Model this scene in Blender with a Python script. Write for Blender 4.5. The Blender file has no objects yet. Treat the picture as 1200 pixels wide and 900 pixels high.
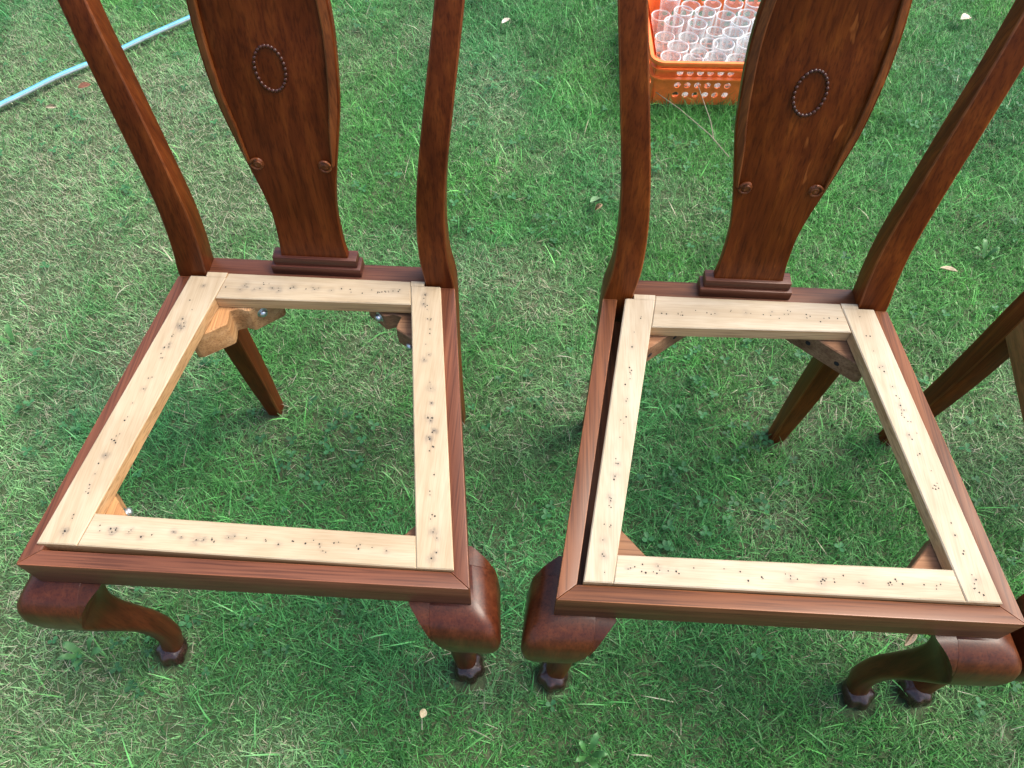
import bpy, bmesh, math, random
import numpy as np
from mathutils import Vector, Matrix

random.seed(7)
rng = np.random.default_rng(11)
scene = bpy.context.scene
C = scene.collection

# ------------------------------------------------------------------ camera
CAM_F, CAM_PITCH, CAM_ROLL, CAM_H = 900.96, 0.98799, 0.01429, 1.33476
cp, sp_ = math.cos(CAM_PITCH), math.sin(CAM_PITCH)
fwd = Vector((0, cp, -sp_)); up0 = Vector((0, sp_, cp)); right0 = Vector((1, 0, 0))
cr, sr = math.cos(CAM_ROLL), math.sin(CAM_ROLL)
cam_right = right0 * cr + up0 * sr
cam_up = up0 * cr - right0 * sr
cam_data = bpy.data.cameras.new('camera')
cam = bpy.data.objects.new('camera', cam_data)
C.objects.link(cam)
m3 = Matrix((cam_right, cam_up, -fwd)).transposed()
cam.matrix_world = Matrix.Translation((0, 0, CAM_H)) @ m3.to_4x4()
cam_data.sensor_width = 36
cam_data.lens = 36 * CAM_F / 1200
cam_data.clip_start = 0.02
cam_data.clip_end = 1000
scene.camera = cam
scene.render.resolution_x, scene.render.resolution_y = 1024, 768

# ------------------------------------------------------------------ world, sun, exposure
SUN_EL, SUN_AZ = math.radians(60), math.radians(80)       # azimuth from +y towards +x
world = bpy.data.worlds.new('World'); scene.world = world
world.use_nodes = True
wn = world.node_tree.nodes; wl = world.node_tree.links
sky = wn.new('ShaderNodeTexSky'); sky.sky_type = 'NISHITA'; sky.sun_disc = False
sky.sun_elevation = SUN_EL; sky.sun_rotation = SUN_AZ
sky.air_density = 1.0; sky.dust_density = 5.0; sky.ozone_density = 1.0
bg = wn['Background']; bg.inputs['Strength'].default_value = 0.15
wl.new(sky.outputs[0], bg.inputs[0])
sun_data = bpy.data.lights.new('sun', 'SUN')
sun_data.energy = 1.4; sun_data.angle = math.radians(26); sun_data.color = (1.0, 0.93, 0.82)
sun = bpy.data.objects.new('sun', sun_data); C.objects.link(sun)
sd_ = Vector((math.sin(SUN_AZ) * math.cos(SUN_EL), math.cos(SUN_AZ) * math.cos(SUN_EL), math.sin(SUN_EL)))
sun.rotation_euler = sd_.to_track_quat('Z', 'Y').to_euler()
vs = scene.view_settings
vs.view_transform = 'Standard'; vs.look = 'None'; vs.gamma = 1.0; vs.use_curve_mapping = False
vs.exposure = 1.36
scene.cycles.max_bounces = 6; scene.cycles.diffuse_bounces = 2; scene.cycles.glossy_bounces = 2
scene.cycles.transmission_bounces = 6; scene.cycles.transparent_max_bounces = 40

# ------------------------------------------------------------------ helpers
def link(name, me, mats=None, parent=None):
    o = bpy.data.objects.new(name, me); C.objects.link(o)
    if mats is not None:
        for m in (mats if isinstance(mats, (list, tuple)) else [mats]):
            me.materials.append(m)
    if parent: o.parent = parent
    return o

def from_bm(name, bm, mats=None, parent=None, smooth=True, angle=35):
    bmesh.ops.recalc_face_normals(bm, faces=bm.faces)
    me = bpy.data.meshes.new(name); bm.to_mesh(me); bm.free()
    if smooth:
        me.polygons.foreach_set('use_smooth', [True] * len(me.polygons))
        me.set_sharp_from_angle(angle=math.radians(angle))
    return link(name, me, mats, parent)

def tag(o, label, cat, group=None, kind=None):
    o['label'] = label; o['category'] = cat
    if group: o['group'] = group
    if kind: o['kind'] = kind
    return o

def empty(name, loc=(0, 0, 0), rz=0):
    o = bpy.data.objects.new(name, None); C.objects.link(o)
    o.location = loc; o.rotation_euler = (0, 0, rz); o.empty_display_size = 0.1
    return o

def prism(bm, poly, z0, z1):
    b = [bm.verts.new((x, y, z0)) for x, y in poly]
    t = [bm.verts.new((x, y, z1)) for x, y in poly]
    n = len(poly)
    fs = [bm.faces.new(b[::-1]), bm.faces.new(t)]
    for i in range(n):
        fs.append(bm.faces.new((b[i], b[(i + 1) % n], t[(i + 1) % n], t[i])))
    return fs

def bevel(bm, off, seg=2, minang=30, edge=-1):
    bmesh.ops.recalc_face_normals(bm, faces=bm.faces)
    es = [e for e in bm.edges if len(e.link_faces) == 2 and e.calc_face_angle(0) > math.radians(minang)]
    bmesh.ops.bevel(bm, geom=es, offset=off, segments=seg, profile=0.5, affect='EDGES', clamp_overlap=True, material=edge)

def loft(bm, rings, cap=True):
    R = [[bm.verts.new(p) for p in r] for r in rings]
    n = len(R[0])
    for a, b in zip(R, R[1:]):
        for i in range(n):
            bm.faces.new((a[i], a[(i + 1) % n], b[(i + 1) % n], b[i]))
    if cap:
        bm.faces.new(R[0][::-1]); bm.faces.new(R[-1])

def hermite(xs, ys, q):
    xs = np.array(xs, float); ys = np.array(ys, float)
    m = np.gradient(ys, xs)
    q = np.atleast_1d(q); i = np.clip(np.searchsorted(xs, q) - 1, 0, len(xs) - 2)
    h = xs[i + 1] - xs[i]; t = (q - xs[i]) / h
    return ((2*t**3 - 3*t**2 + 1) * ys[i] + (t**3 - 2*t**2 + t) * h * m[i]
            + (-2*t**3 + 3*t**2) * ys[i + 1] + (t**3 - t**2) * h * m[i + 1])

def rrect(x0, x1, y0, y1, r, seg=3):
    r = min(r, (x1 - x0) * .49, (y1 - y0) * .49)
    out = []
    for cx, cy, a0 in ((x1 - r, y1 - r, 0), (x0 + r, y1 - r, 90), (x0 + r, y0 + r, 180), (x1 - r, y0 + r, 270)):
        for k in range(seg + 1):
            a = math.radians(a0 + 90 * k / seg)
            out.append((cx + r * math.cos(a), cy + r * math.sin(a)))
    return out

def tube(bm, pts, rad, seg=10, cap=True):
    pts = [Vector(p) for p in pts]; rings = []
    for i, p in enumerate(pts):
        d = (pts[min(i + 1, len(pts) - 1)] - pts[max(i - 1, 0)]).normalized()
        a = d.cross(Vector((0, 0, 1)))
        if a.length < 1e-4: a = Vector((1, 0, 0))
        a.normalize(); b = a.cross(d)
        r = rad[i] if hasattr(rad, '__len__') else rad
        rings.append([p + (a * math.cos(2*math.pi*k/seg) + b * math.sin(2*math.pi*k/seg)) * r for k in range(seg)])
    loft(bm, rings, cap)

def ellipsoid(bm, c, r, rot=None, u=10, v=7):
    m = Matrix.Translation(c) @ (rot.to_4x4() if rot else Matrix.Identity(4)) @ Matrix.Diagonal((*r, 1))
    bmesh.ops.create_uvsphere(bm, u_segments=u, v_segments=v, radius=1, matrix=m)

# ------------------------------------------------------------------ materials
def new_mat(name):
    m = bpy.data.materials.new(name); m.use_nodes = True
    nt = m.node_tree
    return m, nt, nt.nodes['Principled BSDF']

def ramp(nt, fac, stops):
    r = nt.nodes.new('ShaderNodeValToRGB')
    el = r.color_ramp.elements
    while len(el) < len(stops): el.new(0.5)
    for e, (p, c) in zip(el, stops): e.position = p; e.color = (*c, 1)
    nt.links.new(fac, r.inputs[0]); return r.outputs[0]

def mix(nt, fac, a, b, mode='MIX'):
    n = nt.nodes.new('ShaderNodeMix'); n.data_type = 'RGBA'; n.blend_type = mode
    for k, s in ((0, fac), (6, a), (7, b)):
        if isinstance(s, (int, float)): n.inputs[k].default_value = s
        elif isinstance(s, tuple): n.inputs[k].default_value = (*s, 1)
        else: nt.links.new(s, n.inputs[k])
    return n.outputs[2]

def noise(nt, vec, scale, detail=3, rough=.55, dist=0):
    n = nt.nodes.new('ShaderNodeTexNoise')
    n.inputs['Scale'].default_value = scale; n.inputs['Detail'].default_value = detail
    n.inputs['Roughness'].default_value = rough; n.inputs['Distortion'].default_value = dist
    nt.links.new(vec, n.inputs['Vector']); return n.outputs[0]

def mapping(nt, src, scale=(1, 1, 1), rot=(0, 0, 0), loc=None):
    n = nt.nodes.new('ShaderNodeMapping')
    n.inputs['Scale'].default_value = scale; n.inputs['Rotation'].default_value = rot
    nt.links.new(src, n.inputs['Vector'])
    if loc is not None: nt.links.new(loc, n.inputs['Location'])
    return n.outputs[0]

def math_n(nt, op, a, b=0.0):
    n = nt.nodes.new('ShaderNodeMath'); n.operation = op
    for k, s in ((0, a), (1, b)):
        if isinstance(s, (int, float)): n.inputs[k].default_value = s
        else: nt.links.new(s, n.inputs[k])
    return n.outputs[0]

def wood(name, axis, dark, mid, light, rough=.36, coat=.25, fleck=0.0, bump=.10, blotch=.4, spec=.3, rz=0.0, pore=.75, vary=True):
    m, nt, b = new_mat(name)
    tc = nt.nodes.new('ShaderNodeTexCoord'); oi = nt.nodes.new('ShaderNodeObjectInfo')
    cmb = nt.nodes.new('ShaderNodeCombineXYZ')
    rnd = math_n(nt, 'MULTIPLY', oi.outputs['Random'], 37.0 if vary else 0.0)
    for k in range(3): nt.links.new(rnd, cmb.inputs[k])
    def sc(al, ac):
        return tuple(al if i == axis else ac for i in range(3))
    v1 = mapping(nt, tc.outputs['Object'], sc(1.3, 80), rot=(0, 0, rz), loc=cmb.outputs[0])
    v2 = mapping(nt, tc.outputs['Object'], sc(9, 420), rot=(0, 0, rz), loc=cmb.outputs[0])
    v3 = mapping(nt, tc.outputs['Object'], sc(5, 11), loc=cmb.outputs[0])
    g1 = noise(nt, v1, 1, 4, .6, .15); g2 = noise(nt, v2, 1, 2, .5); g3 = noise(nt, v3, 1, 3, .5)
    col = ramp(nt, g1, [(.28, dark), (.5, mid), (.74, light)])
    pores = ramp(nt, g2, [(.34, (.55, .52, .51)), (.52, (1, 1, 1))])
    col = mix(nt, pore, col, pores, 'MULTIPLY')
    bl = ramp(nt, g3, [(.3, (1 - blotch,) * 3), (.68, (1.25, 1.22, 1.2))])
    col = mix(nt, .85, col, bl, 'MULTIPLY')
    if fleck:
        vf = mapping(nt, tc.outputs['Object'], (46, 46, 9), rot=(0, math.radians(-38), 0))
        f = noise(nt, vf, 1.6, 2, .5, .4)
        fm = ramp(nt, f, [(.62, (0, 0, 0)), (.67, (1, 1, 1))])
        fz = nt.nodes.new('ShaderNodeSeparateXYZ'); nt.links.new(tc.outputs['Object'], fz.inputs[0])
        fm = math_n(nt, 'MULTIPLY', math_n(nt, 'MULTIPLY', fm, fleck), math_n(nt, 'GREATER_THAN', fz.outputs[0], .012))
        col = mix(nt, fm, col, (.22, .065, .016))
    col = mix(nt, 1.0, col, oi.outputs['Color'], 'MULTIPLY')
    nt.links.new(col, b.inputs['Base Color'])
    rr = ramp(nt, g3, [(.3, (rough - .06,) * 3), (.7, (rough + .1,) * 3)])
    nt.links.new(rr, b.inputs['Roughness'])
    b.inputs['Coat Weight'].default_value = coat; b.inputs['Coat Roughness'].default_value = .22
    b.inputs['Specular IOR Level'].default_value = spec
    bp = nt.nodes.new('ShaderNodeBump'); bp.inputs['Strength'].default_value = bump; bp.inputs['Distance'].default_value = .0012
    hsum = math_n(nt, 'ADD', math_n(nt, 'MULTIPLY', g2, .6), g1)
    nt.links.new(hsum, bp.inputs['Height']); nt.links.new(bp.outputs[0], b.inputs['Normal'])
    return m

D_, M_, L_ = (.056, .0112, .0020), (.092, .0208, .0036), (.145, .0385, .0065)
RD, RM, RL_ = (.072, .0245, .0105), (.108, .0400, .0180), (.148, .0600, .0285)
TILT = math.atan2(.2676 - .2075, .4529)
wood_z = wood('stained_wood_upright', 2, D_, M_, L_, rough=.42, coat=.03, spec=.13, blotch=.25)
wood_x = wood('stained_wood_rail', 0, RD, RM, RL_, rough=.46, coat=.03, blotch=.22, spec=.28, pore=.95)
wood_y = {sd: wood('stained_wood_side_rail', 1, RD, RM, RL_, rough=.46, coat=.03, blotch=.22, spec=.28, pore=.95, rz=-sd * TILT) for sd in (-1, 1)}
SD, SM, SL = (.054, .0102, .0018), (.094, .0200, .0034), (.148, .0380, .0062)
wood_splat = wood('stained_wood_splat', 2, SD, SM, SL, rough=.34, coat=.05, spec=.15, blotch=.25)
wood_edge = wood('worn_stained_wood_moulding', 2, (.085, .020, .0045), (.145, .039, .0085), (.22, .068, .015), rough=.36, coat=.1, spec=.3)
wood_fleck = wood('stained_oak_splat_with_ray_fleck', 2, SD, SM, SL, rough=.36, coat=.05, fleck=.8, spec=.15, blotch=.25)
wood_leg = wood('stained_wood_leg', 2, (.035, .0088, .0030), (.054, .0142, .0046), (.082, .0240, .0078), rough=.35, coat=.20, spec=.2, vary=False, blotch=.18)
wood_shoe = wood('stained_wood_shoe', 0, (.045, .0135, .0075), (.078, .024, .0125), (.12, .040, .021), rough=.42, coat=.06, blotch=.25)
wood_foot = wood('dark_wood_paw', 2, (.012, .005, .004), (.026, .011, .009), (.050, .021, .016), rough=.26, coat=.45)
wood_rail_edge = wood('worn_rail_edge', 0, (.10, .034, .013), (.165, .060, .024), (.22, .088, .037), rough=.4, coat=.05, spec=.35)
wood_bead = wood('dark_wood_beading', 2, (.030, .008, .003), (.05, .012, .005), (.08, .021, .007), rough=.26, coat=.25, spec=.3)
wood_block = wood('raw_brown_wood_block', 0, (.15, .07, .033), (.23, .118, .060), (.31, .175, .095), rough=.7, coat=0)
wood_block_tan = wood('raw_tan_wood_block', 1, (.28, .135, .052), (.40, .215, .090), (.50, .30, .145), rough=.7, coat=0)

def pale_wood(name, axis, rz=0.0):
    m, nt, b = new_mat(name)
    tc = nt.nodes.new('ShaderNodeTexCoord'); oi = nt.nodes.new('ShaderNodeObjectInfo')
    sc = lambda al, ac: tuple(al if i == axis else ac for i in range(3))
    cmb = nt.nodes.new('ShaderNodeCombineXYZ')
    for k in range(3): nt.links.new(math_n(nt, 'MULTIPLY', oi.outputs['Random'], 21.0), cmb.inputs[k])
    g1 = noise(nt, mapping(nt, tc.outputs['Object'], sc(3, 60), rot=(0, 0, rz), loc=cmb.outputs[0]), 1, 4, .6, .5)
    g2 = noise(nt, mapping(nt, tc.outputs['Object'], sc(30, 600), rot=(0, 0, rz), loc=cmb.outputs[0]), 1, 2, .5)
    g3 = noise(nt, mapping(nt, tc.outputs['Object'], sc(7, 16), loc=cmb.outputs[0]), 1, 3, .6)
    col = ramp(nt, g1, [(.25, (.315, .248, .162)), (.5, (.368, .306, .214)), (.75, (.398, .342, .256))])
    col = mix(nt, .5, col, ramp(nt, g2, [(.35, (.80, .76, .70)), (.55, (1, 1, 1))]), 'MULTIPLY')
    col = mix(nt, .7, col, ramp(nt, g3, [(.3, (.80, .75, .68)), (.6, (1.05, 1.05, 1.05))]), 'MULTIPLY')
    at = nt.nodes.new('ShaderNodeAttribute'); at.attribute_name = 'stain'
    sn = noise(nt, mapping(nt, tc.outputs['Object'], sc(120, 260)), 1, 3, .6)
    sf = math_n(nt, 'MULTIPLY', at.outputs['Fac'], ramp(nt, sn, [(.35, (.2,) * 3), (.65, (1,) * 3)]))
    col = mix(nt, sf, col, (.050, .050, .055))
    col = mix(nt, 1.0, col, oi.outputs['Color'], 'MULTIPLY')
    nt.links.new(col, b.inputs['Base Color'])
    b.inputs['Roughness'].default_value = .62; b.inputs['Specular IOR Level'].default_value = .35
    bp = nt.nodes.new('ShaderNodeBump'); bp.inputs['Strength'].default_value = .1; bp.inputs['Distance'].default_value = .001
    nt.links.new(g2, bp.inputs['Height']); nt.links.new(bp.outputs[0], b.inputs['Normal'])
    return m
pale_x = pale_wood('planed_pale_wood_cross', 0); pale_y = {sd: pale_wood('planed_pale_wood_side', 1, -sd * TILT) for sd in (-1, 1)}
aged_x = wood('aged_tan_wood_edge_cross', 0, (.34, .19, .085), (.44, .27, .13), (.50, .34, .19), rough=.6, coat=0, blotch=.3)
aged_y = wood('aged_tan_wood_edge_side', 1, (.34, .19, .085), (.44, .27, .13), (.50, .34, .19), rough=.6, coat=0, blotch=.3)

def plain(name, col, rough=.5, metal=0, **kw):
    m, nt, b = new_mat(name)
    tc = nt.nodes.new('ShaderNodeTexCoord')
    g = noise(nt, tc.outputs['Object'], 60, 4, .6)
    c = mix(nt, 1.0, ramp(nt, g, [(.3, tuple(x * .82 for x in col)), (.7, tuple(min(1, x * 1.12) for x in col))]), (1, 1, 1), 'MULTIPLY')
    nt.links.new(c, b.inputs['Base Color'])
    b.inputs['Roughness'].default_value = rough; b.inputs['Metallic'].default_value = metal
    for k, v in kw.items(): b.inputs[k].default_value = v
    return m
hole_mat = plain('dark_nail_hole', (.012, .010, .010), .9)
bolt_mat = plain('zinc_bolt', (.55, .60, .62), .32, .9)
orange_mat = plain('orange_crate_plastic', (.95, .185, .036), .36)
hose_blue = plain('blue_hose_plastic', (.075, .29, .42), .45)
hose_white = plain('clear_white_hose_plastic', (.34, .39, .42), .45)
straw_mat = plain('dry_stalk', (.20, .18, .12), .8)

def thin_glass(name, lo, hi):
  glass_mat, nt, b = new_mat(name)
  b.inputs['Base Color'].default_value = (.88, .92, .92, 1); b.inputs['Roughness'].default_value = .08
  b.inputs['Specular IOR Level'].default_value = 1.0
  gt = nt.nodes.new('ShaderNodeTexCoord'); gn = noise(nt, gt.outputs['Object'], 45, 3)
  tr_ = nt.nodes.new('ShaderNodeBsdfTransparent'); tr_.inputs[0].default_value = (.98, .99, .988, 1)
  lw_ = nt.nodes.new('ShaderNodeLayerWeight'); lw_.inputs['Blend'].default_value = .5
  fc_ = math_n(nt, 'POWER', lw_.outputs['Facing'], 3.0)
  fac_ = math_n(nt, 'ADD', math_n(nt, 'MULTIPLY', fc_, .75), ramp(nt, gn, [(.40, (lo,) * 3), (.75, (hi,) * 3)]))
  ms_ = nt.nodes.new('ShaderNodeMixShader'); nt.links.new(fac_, ms_.inputs[0])
  nt.links.new(tr_.outputs[0], ms_.inputs[1]); nt.links.new(b.outputs[0], ms_.inputs[2])
  nt.links.new(ms_.outputs[0], nt.nodes['Material Output'].inputs[0])
  return glass_mat
glass_mat = thin_glass('clear_drinking_glass', .07, .16)
rim_mat = thin_glass('thick_glass_rim_and_base', .34, .50)

leaf_mat, nt, b = new_mat('dry_fallen_leaf')
oi = nt.nodes.new('ShaderNodeObjectInfo'); tc = nt.nodes.new('ShaderNodeTexCoord')
lg = noise(nt, tc.outputs['Object'], 160, 3)
nt.links.new(mix(nt, 1.0, ramp(nt, lg, [(.3, (.7, .66, .6)), (.7, (1.1, 1.1, 1.1))]), oi.outputs['Color'], 'MULTIPLY'), b.inputs['Base Color'])
b.inputs['Roughness'].default_value = .7

def blade_mat(name, trans, rough=.42, spec=.45):
    m, nt, b = new_mat(name)
    at = nt.nodes.new('ShaderNodeAttribute'); at.attribute_name = 'col'
    geo = nt.nodes.new('ShaderNodeNewGeometry')
    g = noise(nt, geo.outputs['Position'], 260, 2)
    col = mix(nt, 1.0, at.outputs['Color'], ramp(nt, g, [(.3, (.82,) * 3), (.7, (1.15,) * 3)]), 'MULTIPLY')
    nt.links.new(col, b.inputs['Base Color'])
    b.inputs['Roughness'].default_value = rough; b.inputs['Specular IOR Level'].default_value = spec
    t = nt.nodes.new('ShaderNodeBsdfTranslucent'); nt.links.new(col, t.inputs[0])
    ms = nt.nodes.new('ShaderNodeMixShader'); ms.inputs[0].default_value = trans
    nt.links.new(b.outputs[0], ms.inputs[1]); nt.links.new(t.outputs[0], ms.inputs[2])
    nt.links.new(ms.outputs[0], nt.nodes['Material Output'].inputs[0])
    return m
grass_mat = blade_mat('lawn_grass_blades', .42)
clover_mat = blade_mat('clover_leaves', .25, .5, .3)

# ------------------------------------------------------------------ ground
soil, nt, b = new_mat('lawn_soil_and_thatch')
geo = nt.nodes.new('ShaderNodeNewGeometry')
n1 = noise(nt, geo.outputs['Position'], 55, 5, .7); n2 = noise(nt, geo.outputs['Position'], 2.2, 4, .6); n3 = noise(nt, geo.outputs['Position'], 190, 3, .7)
c1 = ramp(nt, n1, [(.3, (.025, .026, .013)), (.5, (.060, .062, .032)), (.7, (.12, .12, .068))])
c2 = ramp(nt, n3, [(.3, (.014, .045, .012)), (.7, (.040, .11, .030))])
c3 = mix(nt, ramp(nt, n2, [(.35, (.25,) * 3), (.65, (.8,) * 3)]), c1, c2)
nt.links.new(c3, b.inputs['Base Color']); b.inputs['Roughness'].default_value = .9
bp = nt.nodes.new('ShaderNodeBump'); bp.inputs['Strength'].default_value = .7; bp.inputs['Distance'].default_value = .01
nt.links.new(n1, bp.inputs['Height']); nt.links.new(bp.outputs[0], b.inputs['Normal'])
bm = bmesh.new()
bmesh.ops.create_grid(bm, x_segments=40, y_segments=40, size=400)
ground = from_bm('ground', bm, soil, smooth=False); ground['kind'] = 'structure'

# ------------------------------------------------------------------ chair
S = 0.46
WF, WR, DEP = .2676, .2075, .4529
RAIL_B = .402

def stile_profile(z):
    zk = [0, .15, .30, .42, .46, .51, .57, .64, .73, .83, .94, 1.02]
    xo = hermite(zk, [.199, .2005, .204, .207, .2069, .2000, .1985, .2028, .2146, .2286, .2430, .250], z)
    yf = hermite(zk, [.486, .470, .458, .453, .4528, .4561, .466, .4771, .4964, .5204, .5545, .585], z)
    w = hermite(zk, [.027, .034, .039, .041, .0425, .041, .040, .038, .0365, .034, .032, .031], z)
    d = hermite(zk, [.029, .034, .038, .040, .040, .037, .033, .031, .030, .029, .028, .027], z)
    return xo, yf, w, d

def make_stile(side, parent):
    bm = bmesh.new()
    z = np.concatenate([np.linspace(0, .44, 14), np.linspace(.46, .66, 14), np.linspace(.68, 1.02, 14)])
    xo, yf, w, d = stile_profile(z)
    rings = []
    for k in range(len(z)):
        r = rrect(xo[k] - w[k], xo[k], yf[k], yf[k] + d[k], .0022 if z[k] > .1 else .004, 3)
        rings.append([(side * x, y, z[k]) for x, y in r])
    loft(bm, rings)
    for fi, f in enumerate(bm.faces):
        if len(f.verts) == 4 and fi % 4 != 3: f.material_index = 1
    return from_bm('stile', bm, [wood_z, wood_edge], parent, angle=50)

SPZ = [0, .03, .05, .08, .11, .145, .18, .225, .27, .32, .37, .43, .48, .56]
SPW = [.0525, .0500, .0475, .0462, .0464, .0505, .0570, .0665, .0752, .0800, .0815, .0760, .0650, .050]
SPY = [.4715, .4735, .4755, .479, .482, .4845, .487, .4925, .4994, .509, .5200, .530, .538, .552]
def splat_w(z): return hermite(SPZ, SPW, z)
def splat_y(z): return hermite(SPZ, SPY, z)

def make_splat(parent):
    zz = np.linspace(.028, .56, 60)
    w = splat_w(zz); y = splat_y(zz)
    bm = bmesh.new(); th = .011
    us = [-1, -.985, -.6, 0, .6, .985, 1]
    ring = []
    for k in range(len(zz)):
        fr = [(u * w[k], y[k] + (.0012 if abs(u) == 1 else 0), S + zz[k]) for u in us]
        bk = [(u * w[k], y[k] + th, S + zz[k]) for u in us[::-1]]
        ring.append(fr + bk)
    loft(bm, ring)
    sp = from_bm('splat', bm, wood_splat, parent, angle=45)
    # raised moulding along each edge that ends in a small scroll
    for side in (-1, 1):
        bm = bmesh.new()
        z0 = .192
        zz2 = np.linspace(z0, .56, 44)
        w2 = splat_w(zz2); y2 = splat_y(zz2); rings = []
        for k in range(len(zz2)):
            bw = .0128 * min(1, .5 + (zz2[k] - z0) * 9)
            prof = [(.0003, .0100), (.0003, .0028), (.0016, .0004), (bw * .55, -.0030), (bw - .0022, -.0040), (bw - .0006, -.0034), (bw, -.0006), (bw, .0100)]
            rings.append([(side * (w2[k] - a), y2[k] + b_, S + zz2[k]) for a, b_ in prof])
        loft(bm, rings)
        from_bm('edge_moulding', bm, wood_edge, sp, angle=25)
        bm = bmesh.new()
        cz = z0 - .001; cx = float(splat_w(cz)[0]) - .0150; cy = float(splat_y(cz)[0])
        tilt = Matrix.Rotation(math.radians(-10), 3, 'X')
        # scroll: a raised spiral ridge round a small boss
        pts = []; rad = []
        for k in range(30):
            a = math.radians(100 - k * 19); r = .0098 * (1 - k / 36)
            pts.append((side * (cx + r * math.cos(a)), cy - .0030, S + cz + r * math.sin(a))); rad.append(.0016 - .0006 * k / 30)
        tube(bm, pts, rad, 8)
        ellipsoid(bm, (side * cx, cy, S + cz), (.0090, .0036, .0090))
        from_bm('scroll', bm, wood_edge, sp, angle=60)
    bm = bmesh.new()
    nb = 26
    for k in range(nb):
        a = 2 * math.pi * k / nb
        x = .0182 * math.cos(a); zc = .3175 + .0262 * math.sin(a)
        yy = float(splat_y(zc)[0])
        t = math.atan2(.0262 * math.cos(a), -.0182 * math.sin(a))
        ellipsoid(bm, (x, yy, S + zc), (.0033, .0026, .0024), Matrix.Rotation(-t, 3, 'Y'), 8, 6)
    from_bm('oval_beading', bm, wood_bead, sp, angle=80)
    return sp

def knee(z):
    zk = [0, .03, .06, .10, .15, .20, .25, .29, .33, .36, .385, .398, .402]
    e = hermite(zk, [-.002, -.006, -.012, -.013, -.008, .004, .018, .029, .0365, .0365, .0285, .014, .003], z)
    i = hermite(zk, [-.036, -.040, -.045, -.046, -.043, -.036, -.030, -.028, -.034, -.045, -.050, -.051, -.051], z)
    return e, i      # outward bulge beyond the rail corner, and the inner side relative to the corner

def make_leg(side, parent):
    bm = bmesh.new()
    z = np.concatenate([np.linspace(.012, .30, 24), np.linspace(.312, .402, 18)])
    e, i = knee(z); rings = []
    for k in range(len(z)):
        wd = e[k] - i[k]
        lo = wd * (.22 + .2 * max(0, 1 - z[k] / .22))
        b_ = min(1, max(0, (z[k] - .24) / .08))
        ro = lo * (1 - b_) + .012 * b_; ri = lo * (1 - b_) + .0012 * b_
        x0, x1, y0, y1 = i[k], e[k], -e[k], -i[k]; r = []
        for cx, cy, a0, rr in ((x1, y1, 0, ri), (x0, y1, 90, ri), (x0, y0, 180, ri), (x1, y0, 270, ro)):
            ccx = cx - math.copysign(rr, cx - (x0 + x1) / 2); ccy = cy - math.copysign(rr, cy - (y0 + y1) / 2)
            for q_ in range(5):
                an = math.radians(a0 + 22.5 * q_); r.append((ccx + rr * math.cos(an), ccy + rr * math.sin(an)))
        sh = .1325 * min(1, max(0, (z[k] - .25) / .1))
        rings.append([(side * (WF + x - sh * max(0, y)), y, z[k]) for x, y in r])
    loft(bm, rings)
    leg = from_bm('front_leg', bm, wood_leg, parent, angle=60)
    # knee brackets: one under the front rail, one under the side rail
    for face in (0, 1):
        bm = bmesh.new(); zz = np.linspace(.362, .4015, 14); e, i = knee(zz); rings = []
        for k in range(len(zz)):
            ear = i[k] - .0010 - .027 * max(0, 1 - e[k] / .0372)
            x1 = i[k] + .0002; x0 = min(ear, x1 - .001)
            q = [(x0, -e[k] + .0003), (x1, -e[k] + .0003), (x1, -e[k] + .03), (x0, -e[k] + .03)]
            if face: q = [(-y, -x) for x, y in q]
            rings.append([(side * (WF + x) - side * .1325 * max(0, y), y, zz[k]) for x, y in q])
        loft(bm, rings)
        from_bm('knee_bracket', bm, wood_leg, leg, angle=40)
    # carved paw foot
    bm = bmesh.new()
    fx, fy = WF - .020, .018
    ellipsoid(bm, (side * fx, fy, .018), (.0250, .0250, .0225), None, 16, 10)
    base = math.radians(-45)
    for j, a in enumerate((-84, -29, 29, 84)):
        ang = base + math.radians(a)
        dx, dy = math.cos(ang), math.sin(ang)
        q = Matrix.Rotation(ang if side > 0 else math.pi - ang, 3, 'Z')
        ellipsoid(bm, (side * (fx + .0140 * dx), fy + .0140 * dy, .0175), (.0135, .0118, .0180), q, 12, 8)
        ellipsoid(bm, (side * (fx + .0210 * dx), fy + .0210 * dy, .011), (.0078, .0100, .0115), q, 10, 7)
    pf = from_bm('paw_foot', bm, wood_foot, leg, angle=80)
    rm = pf.modifiers.new('remesh', 'REMESH'); rm.mode = 'VOXEL'; rm.voxel_size = .0020; rm.use_smooth_shade = True
    sm = pf.modifiers.new('smooth', 'SMOOTH'); sm.factor = .5; sm.iterations = 3
    return leg

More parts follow.
